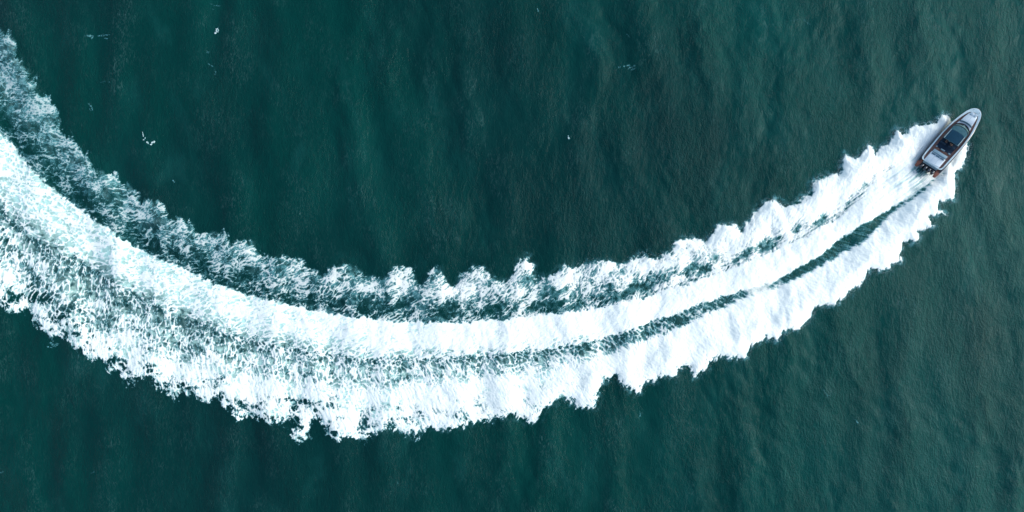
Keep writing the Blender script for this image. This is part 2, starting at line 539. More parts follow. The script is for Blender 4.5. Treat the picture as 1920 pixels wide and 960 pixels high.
# --- coverage of each zone
near_b = along(5.5, 5.5, 5.5, 5.5, 5.5, 5.6, 5.8, 5.6, 5.4, 5.0, 4.8, 4.6, 4.4, 4.0, 2.6, 1.6, 1.2, 1)
up_lo = along(.20, .21, .22, .22, .22, .23, .25, .26, .27, .28, .32, .40, .46, .50, .55, .6, .7, .7)
up_hi = along(.34, .38, .40, .40, .42, .45, .50, .53, .60, .68, .78, .88, .96, 1.08, 1.15, 1.2, 1.2, 1.2)
tb = np.clip((n - nb) / near_b, 0, 1.6)
up_b = along(.26, .27, .28, .28, .28, .30, .32, .34, .36, .42, .52, .60, .66, .68, .80, .9, .9, .9)    # streaky foam right beside the band
lobs = np.clip(.5 + 1.15 * fbm(s / 4.2 - n / 6.0, n / 4.2, 122, 3), 0, 1)                     # lobes of foam with dark gaps between them
hole = sstep(.02, .30, tb) * sstep(1.05, .45, tb)
D_up = up_b + (up_hi - up_b) * sstep(.35, 1.0, tb)
D_up -= hole * (up_b * .5 + up_hi * .5 - up_lo + .14) * (1.25 - 1.3 * lobs) * along(.4, .4, .4, .4, .4, .5, .6, .7, .85, 1, 1, 1, 1, .95, .75, .5, .3, .3)
D_up += .20 * lob * sstep(1.25, .6, up_hi) + .14 * lob2
D_mid = along(.64, .66, .68, .70, .74, .79, .90, 1.0, 1.08, 1.14, 1.2, 1.25, 1.3, 1.3, 1.3, 1.25, 1.2, 1.2)
edge_soft = np.clip((n - nc) / np.maximum(nb - nc, .5), 0, 1)
D_mid = D_mid - .34 * sstep(.50, .0, edge_soft) * along(1, 1, 1, 1, 1, 1, 1, .9, .8, .6, .5, .4, .3, .3, .2, .2, .2, .2) + .10 * lob
D_tr = along(.34, .34, .33, .33, .33, .36, .42, .43, .40, .37, .36, .32, .28, .26, .30, .55, .9, .9) + .16 * lob
frac = np.clip((nc - n) / np.maximum(nc - nd_, .2), 0, 1)
leftw = along(1, 1, 1, 1, 1, 1, 1, 1, .9, .6, .3, .1, 0, 0, 0, 0, 0, 0)
D_tr += .25 * frac ** 1.5 * leftw
D_tr += .75 * np.exp(-((s - s_at(1418)) / 2.6) ** 2)
ld = nd_ - n                                   # metres outward from the trough
rise = along(6.5, 6.5, 6, 5.5, 5, 4.6, 4.0, 3.4, 2.6, 1.8, 1.2, 1.0, 1.0, 1.0, .9, .8, .8, .8)
lo_a = along(.48, .48, .47, .46, .46, .47, .52, .58, .66, .72, .8, .85, .85, .8, .8, .8, .8, .8)
lo_b = along(.88, .88, .88, .88, .88, .89, .92, .96, 1.03, 1.12, 1.2, 1.22, 1.25, 1.25, 1.25, 1.25, 1.25, 1.25)
D_lo = lo_a + (lo_b - lo_a) * sstep(0, 1, ld / rise) + .12 * lob
D_lo -= along(.24, .22, .2, .22, .24, .26, .24, .2, .18, .16, .14, .13, .12, .08, .0, .0, .0, .0) * sstep(2.2, .2, do) * (0.6 + 1.3 * np.clip(lob + .2, -.4, 1))
worn = np.clip(fbm(s / 2.6, n / 2.2, 210, 4, .6) + .12, 0, 1)                              # worn-through patches along the outer side
D_lo -= .62 * worn * sstep(6.5, 1.5, do) * along(.9, .9, .9, .9, .9, .9, 1, .8, .35, .35, .5, .5, .5, .25, .15, .1, .1, .1)
D_lo += .10 * lob2 + .14 * lob * along(1, 1, 1, 1, 1, 1, .8, .6, .3, .1, 0, 0, 0, 0, 0, 0, 0, 0)

def zone_mask(v, soft):                          # 1 where v > 0
    return sstep(-soft, soft, v)
jit = .55 * fbm(s / 1.1, n / 1.1, 130, 4, .6) * along(1, 1, 1, 1, 1, 1, 1, .9, .8, .75, .7, .7, .6, .5, .45, .35, .3, .3)
mB = zone_mask(n - nb + jit * .8, .30)
mC = zone_mask(nc - n + jit, .28)
mD = zone_mask(nd_ - n + jit, .45)
m_up, m_mid = mB, (1 - mB) * (1 - mC)
m_lo = mD * (1 - mB)
m_tr = np.clip(1 - m_up - m_mid - m_lo, 0, 1)
D = m_up * D_up + m_mid * D_mid + m_tr * D_tr + m_lo * D_lo
hairw = along(0, 0, 0, 0, 0, 0, 0, .05, .15, .25, .35, .45, .6, .8, .9, .8, .5, .3)
N_tr = N_out * (1 - hairw) + N_hair * hairw
runw = np.clip(1 - age / 46, 0, 1) * .75
N_mid2 = N_mid * (1 - runw) + N_run * runw
runu = along(0, 0, 0, 0, 0, 0, 0, 0, 0, .1, .2, .3, .4, .5, .6, .6, .6, .6) * sstep(1.1, .3, tb)
N = m_up * (N_in * (1 - runu) + N_run * runu) + m_mid * N_mid2 + m_tr * N_tr + m_lo * (N_out * (1 - .35 * hairw) + .35 * hairw * N_hair)
# streaks of the propeller wash just behind the boat
wash = np.clip(1 - np.abs(age - 4) / 13, 0, 1) * m_mid
D -= wash * (.55 * sstep(.62, .95, N_run) + .1)
# dark hollow at the motors
D -= .9 * np.exp(-((age - 0.5) / 2.2) ** 2 - (n / 1.6) ** 2) * (.4 + .8 * N_run)

D = np.where(age < -2.5, np.maximum(D, 1.1), D)

# --- ragged outline
fray = .25 * fbm(s / .35 + n / .5, n / 1.4, 145, 3, .6) + .85 * fbm(s / 1.6 + .5 * n, n / 1.6, 140, 5, .6) + .30 * fbm(x / .5, y / .5, 150, 3, .6)
pf1, _ = worley(x / 1.9 + .35 * w1, y / 1.9 + .35 * w2, 147)
pf2, _ = worley(x / .8 + .3 * w1, y / .8 + .3 * w2, 148)
puff = 1.25 * (.48 - pf1) + .55 * (.45 - pf2) + .22 * fbm(x / .4, y / .4, 149, 3, .6)
feather = .75 * fbm((s * .55 + n * .84) / 2.4, (-s * .84 + n * .55) / .55, 151, 4, .6) + .5 * fbm(s / 1.8, n / 1.8, 152, 3, .55)
rnd = along(0, 0, 0, 0, .1, .2, .5, .8, 1, 1, 1, 1, 1, 1, .9, .8, .8, .8)
fray = np.where(n > nc, fray * (1 - rnd) + puff * rnd, fray * (1 - rnd * .85) + feather * rnd * .85)
fray *= along(1, 1, 1, 1, 1, 1, 1, 1, .9, .8, .8, .75, .75, .7, .6, .6, .55, .5)
edge = d + fray - .05
soft_e = along(.9, .9, .9, .9, .9, .9, .8, .7, .6, .5, .5, .45, .4, .4, .5, .6, .6, .6)
D = D * sstep(-.3, .8, edge) - .35 * sstep(soft_e, -.1, edge) * (n > nc)
D = np.where(n > nc, D, D * sstep(-.1, .35, edge))
soft = np.where(n > nb, along(.20, .20, .20, .20, .20, .20, .21, .22, .22, .24, .27, .30, .32, .32, .30, .25, .2, .2), .22 + m_tr * along(0, 0, 0, 0, 0, 0, 0, 0, .05, .1, .12, .15, .3, .32, .25, .2, .1, 0))
foam = sstep(1 - D - soft, 1 - D + soft, N) * (1 - m_tr * along(0, 0, 0, 0, 0, 0, 0, 0, .05, .1, .15, .2, .45, .55, .5, .3, .2, 0)) * sstep(-.35, .25, edge)
# combed streaks: thinner foam in fine lines across the dense bands
def comb(deg, wid, ln, seed):
    c, q = math.cos(math.radians(deg)), math.sin(math.radians(deg))
    return rank01(fbm((s * c + n * q) / ln + w3 * .5, (-s * q + n * c) / wid + w1 * .5, seed, 4, .62))
cb = m_mid * comb(31, .30, 2.6, 181) * along(1, 1, 1, 1, 1, 1, .95, .85, .75, .68, .62, .58, .55, .52, .5, .45, .4, .3)
cb += (m_lo + m_tr) * comb(-66, .30, 2.4, 185) * along(1, 1, 1, 1, 1, 1, 1, .98, .92, .82, .72, .65, .62, .6, .58, .55, .5, .4)
cb2 = rank01(fbm(s / 1.6, n / 1.6, 190, 4, .6))
foam *= 1 - .22 * m_mid * np.clip(1 - age / 60, 0, 1) * sstep(.55, .95, N_run)
jet = rank01(fbm(s / 9.0, n / .42 + w1 * .12, 201, 3, .6))
foam *= 1 - .55 * m_mid * sstep(16, 2, age) * sstep(.45, .92, jet)
foam *= 1 - .68 * sstep(.42, .95, cb) * (.35 + .65 * cb2)
# a soft milky veil under the strands
veil = m_up * np.clip(D_up * .62 - .08 + .30 * fbm(a / .8 + 4, b / .8, 171, 4, .62), 0, .44)
veil += (1 - m_up) * np.clip(D * .5 - .28 + .2 * fbm(a / .9 + 4, b / .9, 172, 4, .6), 0, .2)
veil *= sstep(.0, .8, edge)
mist = .42 * sstep(-1.3, .5, edge) * along(0, 0, 0, 0, 0, 0, .1, .3, .5, .6, .7, .8, .9, 1, 1, 1, 1, 1) * np.clip(.5 + .9 * fbm(x / .9, y / .9, 205, 4, .6), 0, 1) * (1 - m_mid - m_tr)
veil = 1 - (1 - veil) * (1 - mist)
foam = 1 - (1 - foam) * (1 - veil)
# thin inner foam never gets quite opaque
cap = 1 - m_up * along(.42, .40, .36, .34, .32, .30, .22, .20, .15, .10, .04, 0, 0, 0, 0, 0, 0, 0) * sstep(1.0, .5, D_up)
foam = foam * cap
foam *= sstep(-103, -94, x)

# --- water whitened by bubbles under and between the foam
aer = m_mid * along(.85, .85, .86, .88, .9, .92, .95, 1, 1, 1, 1, 1, 1, 1, 1, .95, .8, .6)
aer = aer * (0.55 + .45 * sstep(.0, .5, edge_soft))
aer += m_tr * .40 * frac * leftw
aer += m_lo * (along(.32, .32, .32, .34, .40, .45, .52, .62, .72, .8, .9, 1, 1, 1, 1, 1, 1, 1) * sstep(-1.3, 1.0, ld / 1.6)
               + along(.35, .35, .35, .35, .35, .4, .4, .4, .3, .2, .1, 0, 0, 0, 0, 0, 0, 0) * sstep(.2, 1, ld / rise))
aer += m_tr * along(.22, .22, .21, .2, .2, .2, .2, .18, .14, .08, .06, .05, .02, .02, .02, .05, .2, .2)
aer += m_up * (along(.22, .22, .2, .2, .2, .18, .16, .14, .12, .12, .2, .3, .4, .5, .55, .6, .6, .6) * sstep(.3, 1, tb))
aer = np.clip(aer * (1 + .25 * lob) * (1 + np.where(aer < .6, .8, .2) * fbm(x / 1.1, y / 1.1, 195, 3, .6)), 0, 1) * sstep(.1, 1.1, edge) * sstep(-103, -94, x)
aer *= 1 - m_lo * np.clip(3.5 * worn * sstep(6.5, 1.5, do), 0, 1) * along(1, 1, 1, 1, 1, 1, 1, .9, .5, .4, .4, .4, .4, .3, .2, .1, .1, .1)
aer *= 1 - .75 * np.exp(-((age - 0.8) / 2.6) ** 2 - (n / 1.8) ** 2) * (.3 + .7 * (N_run < .6))

# soften steps finer than the mesh cells
for _nm in ("foam", "aer"):
    full = np.zeros(fx_.size); full[idx] = globals()[_nm]
    full = full.reshape(FX.shape)
    bl = full.copy()
    bl[1:-1] = .25 * full[:-2] + .5 * full[1:-1] + .25 * full[2:]
    b3 = bl.copy()
    b3[:, 1:-1] = .25 * bl[:, :-2] + .5 * bl[:, 1:-1] + .25 * bl[:, 2:]
    globals()[_nm] = (.68 * full + .32 * b3).ravel()[idx]

# --- relief: heaps of foam, hollow cells
heap = .13 + .045 * fbm(x / 1.3, y / 1.3, 160, 4, .55) + .05 * (N - .5) + .05 * lob
fresh = np.exp(-np.maximum(age, 0) / 60)
hullfree = 1 - sstep(-3, 1, -age) * sstep(3.2, 1.6, np.abs(n))
z = surf(x, y) + .05 + np.clip(heap, 0, 2) * foam * (.55 + .7 * fresh) * (.15 + .85 * hullfree)

vis = 1 - (1 - foam) * (1 - aer)
gid = np.full(fx_.size, -1, np.int64)
gid[idx] = np.arange(idx.size)
q = grid_quads(len(fy), len(fx))
q = gid[q[(gid[q] >= 0).all(1)]]
q = q[vis[q].max(1) > .05]
used = np.zeros(idx.size, bool)
used[q.ravel()] = True
remap = np.cumsum(used) - 1
wake = mesh_np("wake_foam", np.stack([x, y, z], 1)[used], remap[q], M['foam'], dict(foam=foam[used], aerated=aer[used]))
wake['kind'] = 'stuff'
wake['label'] = 'broad curving white wake of foam trailing behind the speeding motorboat'
wake['category'] = 'wake'
print("wake quads", len(q), "water quads", len(water.data.polygons))

# ------------------------------------------------------------------ whitecaps: small separate patches of foam
def whitecap(strokes, label, dens=.75, seed=0):
    """strokes: list of (pixel polyline text, half width in pixels)"""
    lines = [(pts(t), wd * S) for t, wd in strokes]
    allp = np.vstack([l for l, _ in lines])
    pad = max(wd for _, wd in lines) * 2.4 + .3
    x0, y0 = allp.min(0) - pad
    x1, y1 = allp.max(0) + pad
    g = .06
    ax, ay = np.arange(x0, x1, g), np.arange(y0, y1, g)
    X, Y = np.meshgrid(ax, ay)
    P = np.stack([X.ravel(), Y.ravel()], 1)
    f = np.zeros(len(P))
    for l, wd in lines:
        dd = seg_dist(P, l)[0] if len(l) > 1 else np.hypot(*(P - l[0]).T)
        f = np.maximum(f, np.exp(-(dd / wd) ** 2))
    nz = fbm(P[:, 0] / .33, P[:, 1] / .33, 500 + seed, 4, .65)
    fo = sstep(.30, 1.25, f * (1.0 + 1.1 * nz)) * dens * (.72 if dens > .9 else .42)
    zz = surf(P[:, 0], P[:, 1]) + .03 + .10 * fo * (1 + .6 * nz)
    q = grid_quads(len(ay), len(ax))
    q = q[fo[q].max(1) > .03]
    u = np.zeros(len(P), bool); u[q.ravel()] = True
    r = np.cumsum(u) - 1
    c = P[u].mean(0)
    V = np.stack([P[:, 0] - c[0], P[:, 1] - c[1], zz], 1)[u]
    o = mesh_np("whitecap", V, r[q], M['foam'], dict(foam=fo[u], aerated=fo[u] * .5))
    o.location = (c[0], c[1], 0)
    o['label'], o['category'], o['group'] = label, 'whitecap', 'whitecaps scattered on the open sea'
    return o

CAPS = [
    ([("403,61 406,57", 2.6), ("405,54 408,52", 1.8), ("408,56 408,59", 2)], "brightest compact white fleck of foam high on the left part of the sea", 1.0),
    ([("162,67 174,68", 2.6), ("172,72", 2.2), ("191,66 193,65", 3), ("183,67 205,65", 1.4), ("195,71 201,72", 1.2)], "wide pale double splash of foam just right of the wake's upper left end", .72),
    ([("390,119 398,124", 1.3), ("401,130 404,135 403,140", 1.5)], "thin curved pale streak of foam below the brightest fleck", .6),
    ([("388,96 390,99", 2.0), ("386,99 392,97", 1.3)], "faint little foam speck between the brightest fleck and the curved streak below it", .4),
    ([("270,262 273,259", 2.0), ("277,267 279,269", 2.0), ("284,271 289,266", 2.8), ("268,248 270,256", 1.0)], "cluster of three white foam flecks beside the inner edge of the wake on the left", .95),
    ([("165,193 169,197 172,202 173,206", 1.5), ("168,203 170,207", 1.2)], "pale green crescent of foam above the lacy inner edge of the wake", .62),
    ([("393,6 402,10 415,10", 1.3), ("398,17 401,19", 1.2)], "faint horizontal foam streak close to the top edge of the view", .45),
    ([("1160,126 1164,124", 1.8), ("1170,124 1180,121", 1.8), ("1178,128 1180,126 1186,126 1190,123", 2.2), ("1184,131 1191,128", 1.7)], "lacy patch of foam alone on the open sea near the top centre right", .7),
    ([("1008,17 1009,20", 1.9)], "tiny white fleck nearest the top edge in the middle of the view", .9),
    ([("1065,256 1067,260", 2.0)], "small square white fleck in the open sea above the middle of the wake", .95),
    ([("1176,64 1180,69", 1.4)], "tiny foam fleck just above the lacy patch", .7),
    ([("1200,773 1201,779 1198,784", 1.5), ("1201,779 1204,775", 1.2)], "squiggle of pale foam in the dark water below the wake, right of centre", .55),
    ([("1482,39 1500,37", 1.0), ("1508,37 1516,44", 1.8), ("1514,45 1520,45", 1.4)], "thin pale foam trail near the top edge left of the boat", .38),
    ([("324,338 326,341", 1.6)], "lone tiny fleck to the right of the cluster of three flecks", .85),
    ([("188,154 198,152 207,155", 1.4)], "dim arched foam streak between the crescent and the double splash", .36),
    ([("1604,787 1607,792", 1.7), ("1600,783 1609,793", .9)], "small bright fleck low on the right side of the sea", .75),
    ([("1548,738 1553,742 1558,741", 1.8), ("1544,731 1552,745", 1.4)], "turquoise smear of foam left of the small bright fleck in the lower right sea", .42),
    ([("171,888 177,884", 1.3)], "small pale scratch of foam in the dark water at lower left", .35),
    ([("-2,888 7,884", 2.0)], "pale fleck touching the left edge of the view below the wake", .45),
    ([("95,643 100,648 106,646", 3.2), ("88,650 97,652", 1.6)], "ragged scrap of foam split off from the outer edge of the wake at lower left", .7),
    ([("744,900 746,906", 1.3)], "little pale tick of foam in the dark water under the lowest lobes of the wake", .4),
    ([("1361,383 1366,388 1372,386", 1.4)], "pinch of foam floating above the wake where it bends up towards the boat", .35),
    ([("1452,371 1462,370 1468,375", 3.2), ("1447,374 1455,369", 2)], "translucent puff of foam poking above the inner edge of the wake", .55),
]
for i, (st, lb, dn) in enumerate(CAPS):
    whitecap(st, lb, dn, i)

# ------------------------------------------------------------------ mesh helpers for the boat
def link(name, me, mat, parent=None, smooth=True):
    if mat: me.materials.append(mat)
    if smooth:
        for p in me.polygons: p.use_smooth = True
    o = bpy.data.objects.new(name, me)
    C.objects.link(o)
    if parent: o.parent = parent
    return o

def from_bm(name, bm, mat, parent=None, smooth=True, angle=40):
    me = bpy.data.meshes.new(name)
    bmesh.ops.recalc_face_normals(bm, faces=bm.faces)
    if smooth:
        for e in bm.edges:
            if len(e.link_faces) == 2 and e.calc_face_angle(0) > math.radians(angle): e.smooth = False
    bm.to_mesh(me); bm.free()
    return link(name, me, mat, parent, smooth)

def add_box(bm, c, size, bev=.03, seg=2, rot=None, taper=1.0):
    r = bmesh.ops.create_cube(bm, size=1)
    vs = r['verts']
    for v in vs:
        k = taper if v.co.z > 0 else 1.0
        v.co = Vector((v.co.x * size[0] * k, v.co.y * size[1] * k, v.co.z * size[2]))
    es = list({e for v in vs for e in v.link_edges})
    if bev > 0:
        rr = bmesh.ops.bevel(bm, geom=es, offset=bev, segments=seg, profile=.5, affect='EDGES')
        vs = list({v for f in rr['faces'] for v in f.verts} | {v for v in vs if v.is_valid})
    mt = Matrix.Translation(c) @ (rot.to_4x4() if rot else Matrix())
    for v in vs: v.co = mt @ v.co
    return vs

def prism(bm, outline, z0, z1, bev=.02, top_z=None):
    """closed outline (x,y) extruded from z0 to z1; top_z(x,y) adds camber"""
    lo = [bm.verts.new((px, py, z0)) for px, py in outline]
    hi = [bm.verts.new((px, py, z1 + (top_z(px, py) if top_z else 0))) for px, py in outline]
    k = len(outline)
    f0 = bm.faces.new(list(reversed(lo)))
    f1 = bm.faces.new(hi)
    for i in range(k):
        bm.faces.new((lo[i], lo[(i + 1) % k], hi[(i + 1) % k], hi[i]))
    if bev:
        bmesh.ops.bevel(bm, geom=list(f1.edges), offset=bev, segments=2, profile=.5, affect='EDGES')

def tube(bm, path, r, seg=8, rad=None):
    path = [Vector(p) for p in path]
    rings = []
    for i, p in enumerate(path):
        t = (path[min(i + 1, len(path) - 1)] - path[max(i - 1, 0)]).normalized()
        a = t.orthogonal().normalized() if abs(t.z) > .95 else Vector((0, 0, 1)).cross(t).normalized()
        b2 = t.cross(a)
        rr = rad[i] if rad else r
        rings.append([bm.verts.new(p + rr * (math.cos(q) * a + math.sin(q) * b2)) for q in [2 * math.pi * k / seg for k in range(seg)]])
    for A, B in zip(rings, rings[1:]):
        for k in range(seg): bm.faces.new((A[k], A[(k + 1) % seg], B[(k + 1) % seg], B[k]))
    bm.faces.new(list(reversed(rings[0]))); bm.faces.new(rings[-1])

def ellipsoid(bm, c, r, seg=14, rings=8, rot=None):
    res = bmesh.ops.create_uvsphere(bm, u_segments=seg, v_segments=rings, radius=1)
    mt = Matrix.Translation(c) @ (rot.to_4x4() if rot else Matrix()) @ Matrix.Diagonal((*r, 1))
    for v in res['verts']: v.co = mt @ v.co
    return res['verts']

# ------------------------------------------------------------------ the motorboat; local x forward, y to port, z up, z = 0 at the gunwale
HEAD, ROLL, PITCH = math.radians(50.5), math.radians(-18), math.radians(3)
Rz = Matrix.Rotation(HEAD, 3, 'Z')
Ry = Matrix.Rotation(-PITCH, 3, 'Y')
Rx = Matrix.Rotation(ROLL, 3, 'X')
BR = Rz @ Ry @ Rx
_px, _py = PX(1700 + 282 / 6, 190 + 713 / 6)
OZ = 1.45
BO = Vector((float(_px) * (CAM_H - OZ) / CAM_H, float(_py) * (CAM_H - OZ) / CAM_H, OZ)) + BR @ Vector((0, .12, 0))
BM4 = Matrix.Translation(BO) @ BR.to_4x4()

boat = bpy.data.objects.new("motorboat", None)
C.objects.link(boat)
base = BM4 @ Vector((5, 0, -1.2))
LOC = Matrix.Translation((-5, 0, 1.2))            # parts are modelled from the transom; the Empty sits at the waterline amidships
boat.matrix_world = Matrix.Translation(base) @ BR.to_4x4()
boat.empty_display_size = 2
boat['label'] = 'dark hulled open motorboat with teak decks and four outboards at the head of the wake'
boat['category'] = 'motorboat'

def part(name, bm, mat, parent=None, **kw):
    o = from_bm(name, bm, mat, None, **kw)
    if parent is None:
        o.data.transform(LOC)
        o.parent = boat
    else:
        o.data.transform(LOC)
        o.parent = parent
    return o
def clone(o, off, parent=None):
    c = o.copy()
    C.objects.link(c)
    c.parent = parent or o.parent
    c.location = o.location + Vector(off)
    return c

GX = [-.02, .12, .45, 1.3, 2.5, 4.0, 5.5, 6.9, 8.2, 9.6, 10.8, 11.45, 11.8, 11.95, 12.0]
GYo = [1.55, 1.78, 1.9, 1.98, 2.0, 2.03, 2.03, 1.96, 1.83, 1.58, 1.25, .93, .58, .28, 0]
def g_out(v): return float(np.interp(v, GX, GYo))
def outline(xs, fn):
    P = [(v, fn(v)) for v in xs]
    return P

# hull
bm = bmesh.new()
st = []
for v in [-.75, -.4, 0, .8, 2, 3.5, 5, 6.5, 8, 9.2, 10.2, 11, 11.5, 11.85, 12.02, 12.1]:
    gg = max(g_out(max(v, .45)) if v < .45 else g_out(v), .02)
    fl = .17 if v < 3 else float(np.interp(v, [3, 12], [.15, .07]))
    bow = max(0, (v - 6.5) / 5.6)
    kz = -1.62 + 1.25 * bow ** 2.2
    cz = -1.12 + .75 * bow ** 2
    cy = gg * (1 - .10 - .38 * bow ** 1.5)
    prof = [(gg - .06, -.05), (gg + fl, -.15), (gg + fl * .9, -.42), (gg + .02 - .18 * bow * gg, -.75), (cy, cz), (cy * .5, (cz + kz) / 2 - .05), (0, kz)]
    if v < .45: prof = [(py - (.45 - v) * .05, pz - (.35 if i < 1 else .3 if i < 2 else .2 if i < 3 else 0) * min(1, (.45 - v))) for i, (py, pz) in enumerate(prof)]
    rk = [0, .0, -.03, -.12 * bow, -.35 * bow, -.6 * bow, -.8 * bow]
    st.append([(v + rk[i], max(py, 0), pz) for i, (py, pz) in enumerate(prof)])
rings = []
for prof in st:
    P = [bm.verts.new(p) for p in prof]
    Q = [bm.verts.new((p[0], -p[1], p[2])) for p in reversed(prof[:-1])]
    rings.append(P + Q)
for A, B in zip(rings, rings[1:]):
    for k in range(len(A) - 1):
        bm.faces.new((A[k], A[k + 1], B[k + 1], B[k]))
bm.faces.new(rings[0]); bm.faces.new(list(reversed(rings[-1])))
bmesh.ops.remove_doubles(bm, verts=bm.verts, dist=.004)
hull = part("hull", bm, M['hull'], angle=60)

# pale gunwale cap running right round the boat
def dense(a0, a1, k): return [a0 + (a1 - a0) * i / k for i in range(k + 1)]
gxs = [-.02, .03, .12, .25, .45, .8] + dense(1.3, 10.8, 22)[0:] + [11.1, 11.3, 11.45, 11.62, 11.76, 11.86, 11.93, 11.97, 12.0]
GIx = [.10, .14, .3, .8, 3.0, 5.5, 7.0, 8.2, 9.4, 10.3, 10.8, 11.02, 11.16, 11.22]
GIy = [1.25, 1.47, 1.62, 1.73, 1.78, 1.82, 1.74, 1.58, 1.32, 1.04, .84, .62, .36, 0]
def g_in(v): return float(np.interp(v, GIx, GIy))
out_h = [(v, g_out(v)) for v in gxs]
in_h = []
for i, v in enumerate(gxs):
    f = i / (len(gxs) - 1)
    u = .10 + (v - gxs[0]) / (12.0 - gxs[0]) * (11.22 - .10)
    in_h.append((u, g_in(u)))
bm = bmesh.new()
ro = out_h + [(p[0], -p[1]) for p in reversed(out_h[:-1])]
ri = in_h + [(p[0], -p[1]) for p in reversed(in_h[:-1])]
def sheer(v): return .10 * max(0, (v - 6) / 6) ** 2
def ring(P, z, off=0): return [bm.verts.new((p[0], p[1] * (1 + off), z + sheer(p[0]))) for p in P]
mid_o = [(a[0] * .93 + b2[0] * .07, a[1] * .93 + b2[1] * .07) for a, b2 in zip(ro, ri)]
mid_i = [(a[0] * .15 + b2[0] * .85, a[1] * .15 + b2[1] * .85) for a, b2 in zip(ro, ri)]
R = [ring(ro, -.12), ring(ro, -.02), ring(mid_o, .03), ring(mid_i, .03), ring(ri, -.01), ring(ri, -.36)]
for A, B in zip(R, R[1:]):
    for k in range(len(A)):
        bm.faces.new((A[k], A[(k + 1) % len(A)], B[(k + 1) % len(A)], B[k]))
gunwale = part("gunwale", bm, M['rail'])

# teak sole inside the gunwale
bm = bmesh.new()
prism(bm, [(a[0], a[1] * 1.01) for a in ri], -.42, -.16, 0)
part("teak_deck", bm, M['teak'], smooth=False)

# swim platforms either side of the motors
def platform(sgn):
    bm = bmesh.new()
    o = [(.02, 1.28), (-.95, 1.36), (-1.35, 1.42), (-1.46, 1.55), (-1.45, 1.80), (-1.33, 1.93), (-.6, 2.03), (.05, 1.95), (.06, 1.80)]
    o = [(a, b2 * sgn) for a, b2 in (o if sgn < 0 else o[::-1])]
    prism(bm, o, -.52, -.36, .03)
    return part("swim_platform", bm, M['teak_red'])
platform(1); platform(-1)

# motor well and transom
bm = bmesh.new()
add_box(bm, (-.42, 0, -.55), (.80, 2.5, .2), .03)
part("motor_well", bm, M['black'])
bm = bmesh.new()
add_box(bm, (-.13, 0, -.18), (.12, 2.62, .30), .03)
add_box(bm, (-.27, 0, -.26), (.09, 2.5, .22), .025)
part("transom", bm, M['silver'])
bm = bmesh.new()
add_box(bm, (-.20, 0, -.10), (.035, 2.5, .05), .01)
part("transom_rail", bm, M['black'])

# four outboard motors
def outboard(yc):
    bm = bmesh.new()
    rr = []
    for zz, lx, ly, cx in ((-.75, .22, .13, -1.02), (-.45, .33, .20, -1.06), (-.2, .40, .24, -1.08), (.06, .40, .235, -1.10), (.20, .33, .19, -1.12), (.26, .20, .11, -1.12)):
        rr.append([bm.verts.new((cx + lx * math.copysign(abs(math.cos(q)) ** .75, math.cos(q)), yc + ly * math.copysign(abs(math.sin(q)) ** .75, math.sin(q)), zz)) for q in [2 * math.pi * k / 16 for k in range(16)]])
    for A, B in zip(rr, rr[1:]):
        for k in range(16): bm.faces.new((A[k], A[(k + 1) % 16], B[(k + 1) % 16], B[k]))
    bm.faces.new(list(reversed(rr[0]))); bm.faces.new(rr[-1])
    add_box(bm, (-1.0, yc, -1.15), (.30, .10, .9), .03)             # leg
    add_box(bm, (-.62, yc, -.35), (.22, .26, .35), .03)             # bracket
    m = part("outboard_motor", bm, M['cowl'])
    bm = bmesh.new()
    add_box(bm, (-.86, yc - .10, .16), (.22, .055, .05), .015, rot=Matrix.Rotation(.55, 3, 'Y'))
    add_box(bm, (-.80, yc - .14, .10), (.10, .14, .04), .015)
    part("cowling_flash", bm, M['white'], m)
    bm = bmesh.new()
    add_box(bm, (-1.16, yc, .262), (.20, .03, .02), .008)
    part("cowling_stripe", bm, M['silver'], m)
for yc in (1.0, .34, -.34, -1.0):
    outboard(yc)

# stern sunpad with its base and three headrests
bm = bmesh.new()
prism(bm, [(.08, -1.28), (.4, -1.34), (1.95, -1.30), (2.0, 1.30), (.4, 1.34), (.08, 1.28)], -.32, -.03, .04)
part("sunpad_base", bm, M['white'])
bm = bmesh.new()
prism(bm, [(.20, -.95), (.32, -1.15), (1.60, -1.22), (1.86, -1.22), (1.86, 1.22), (1.60, 1.22), (.32, 1.15), (.20, .95), (.15, .5), (.15, -.5)], -.05, .09, .05)
pad = part("stern_sunpad", bm, M['pad'])
bm = bmesh.new()
add_box(bm, (1.66, .79, .13), (.21, .66, .11), .045, 3)
h0 = part("headrest", bm, M['grey'], pad)
clone(h0, (0, -.79, 0)); clone(h0, (0, -1.58, 0))
bm = bmesh.new()
for yy in (-.4, .4):
    tube(bm, [(.2, yy, .092), (.8, yy, .095), (1.5, yy, .095)], .012, 6)
part("seam", bm, M['silver'], pad)

# wet bar across the cockpit just ahead of the sunpad
bm = bmesh.new()
add_box(bm, (2.22, .0, -.02), (.50, 2.44, .62), .05)
bar = part("wet_bar", bm, M['silver'])
bm = bmesh.new()
add_box(bm, (2.22, .0, .30), (.40, 2.30, .03), .012)
part("worktop", bm, M['silver'], bar)

# cockpit: dark floor, two tables and the low backrests in front of them
bm = bmesh.new()
prism(bm, [(3.06, -1.36), (7.4, -1.3), (7.4, 1.3), (3.06, 1.36)], -.31, -.13, 0)
part("cockpit_floor", bm, M['navy'], smooth=False)
def table(yc):
    bm = bmesh.new()
    add_box(bm, (2.78, yc, .05), (.42, .56, .05), .02)
    t = part("cockpit_table", bm, M['teak_pale'])
    bm = bmesh.new()
    tube(bm, [(2.78, yc, -.3), (2.78, yc, .03)], .05, 10)
    part("leg", bm, M['chrome'], t)
table(.86); table(-.74)
def backrest(yc, wd):
    bm = bmesh.new()
    add_box(bm, (3.05, yc, .02), (.10, wd, .5), .035)
    return part("bench_backrest", bm, M['silver'])
backrest(.06, .72); backrest(1.2, .22); backrest(-1.12, .42)

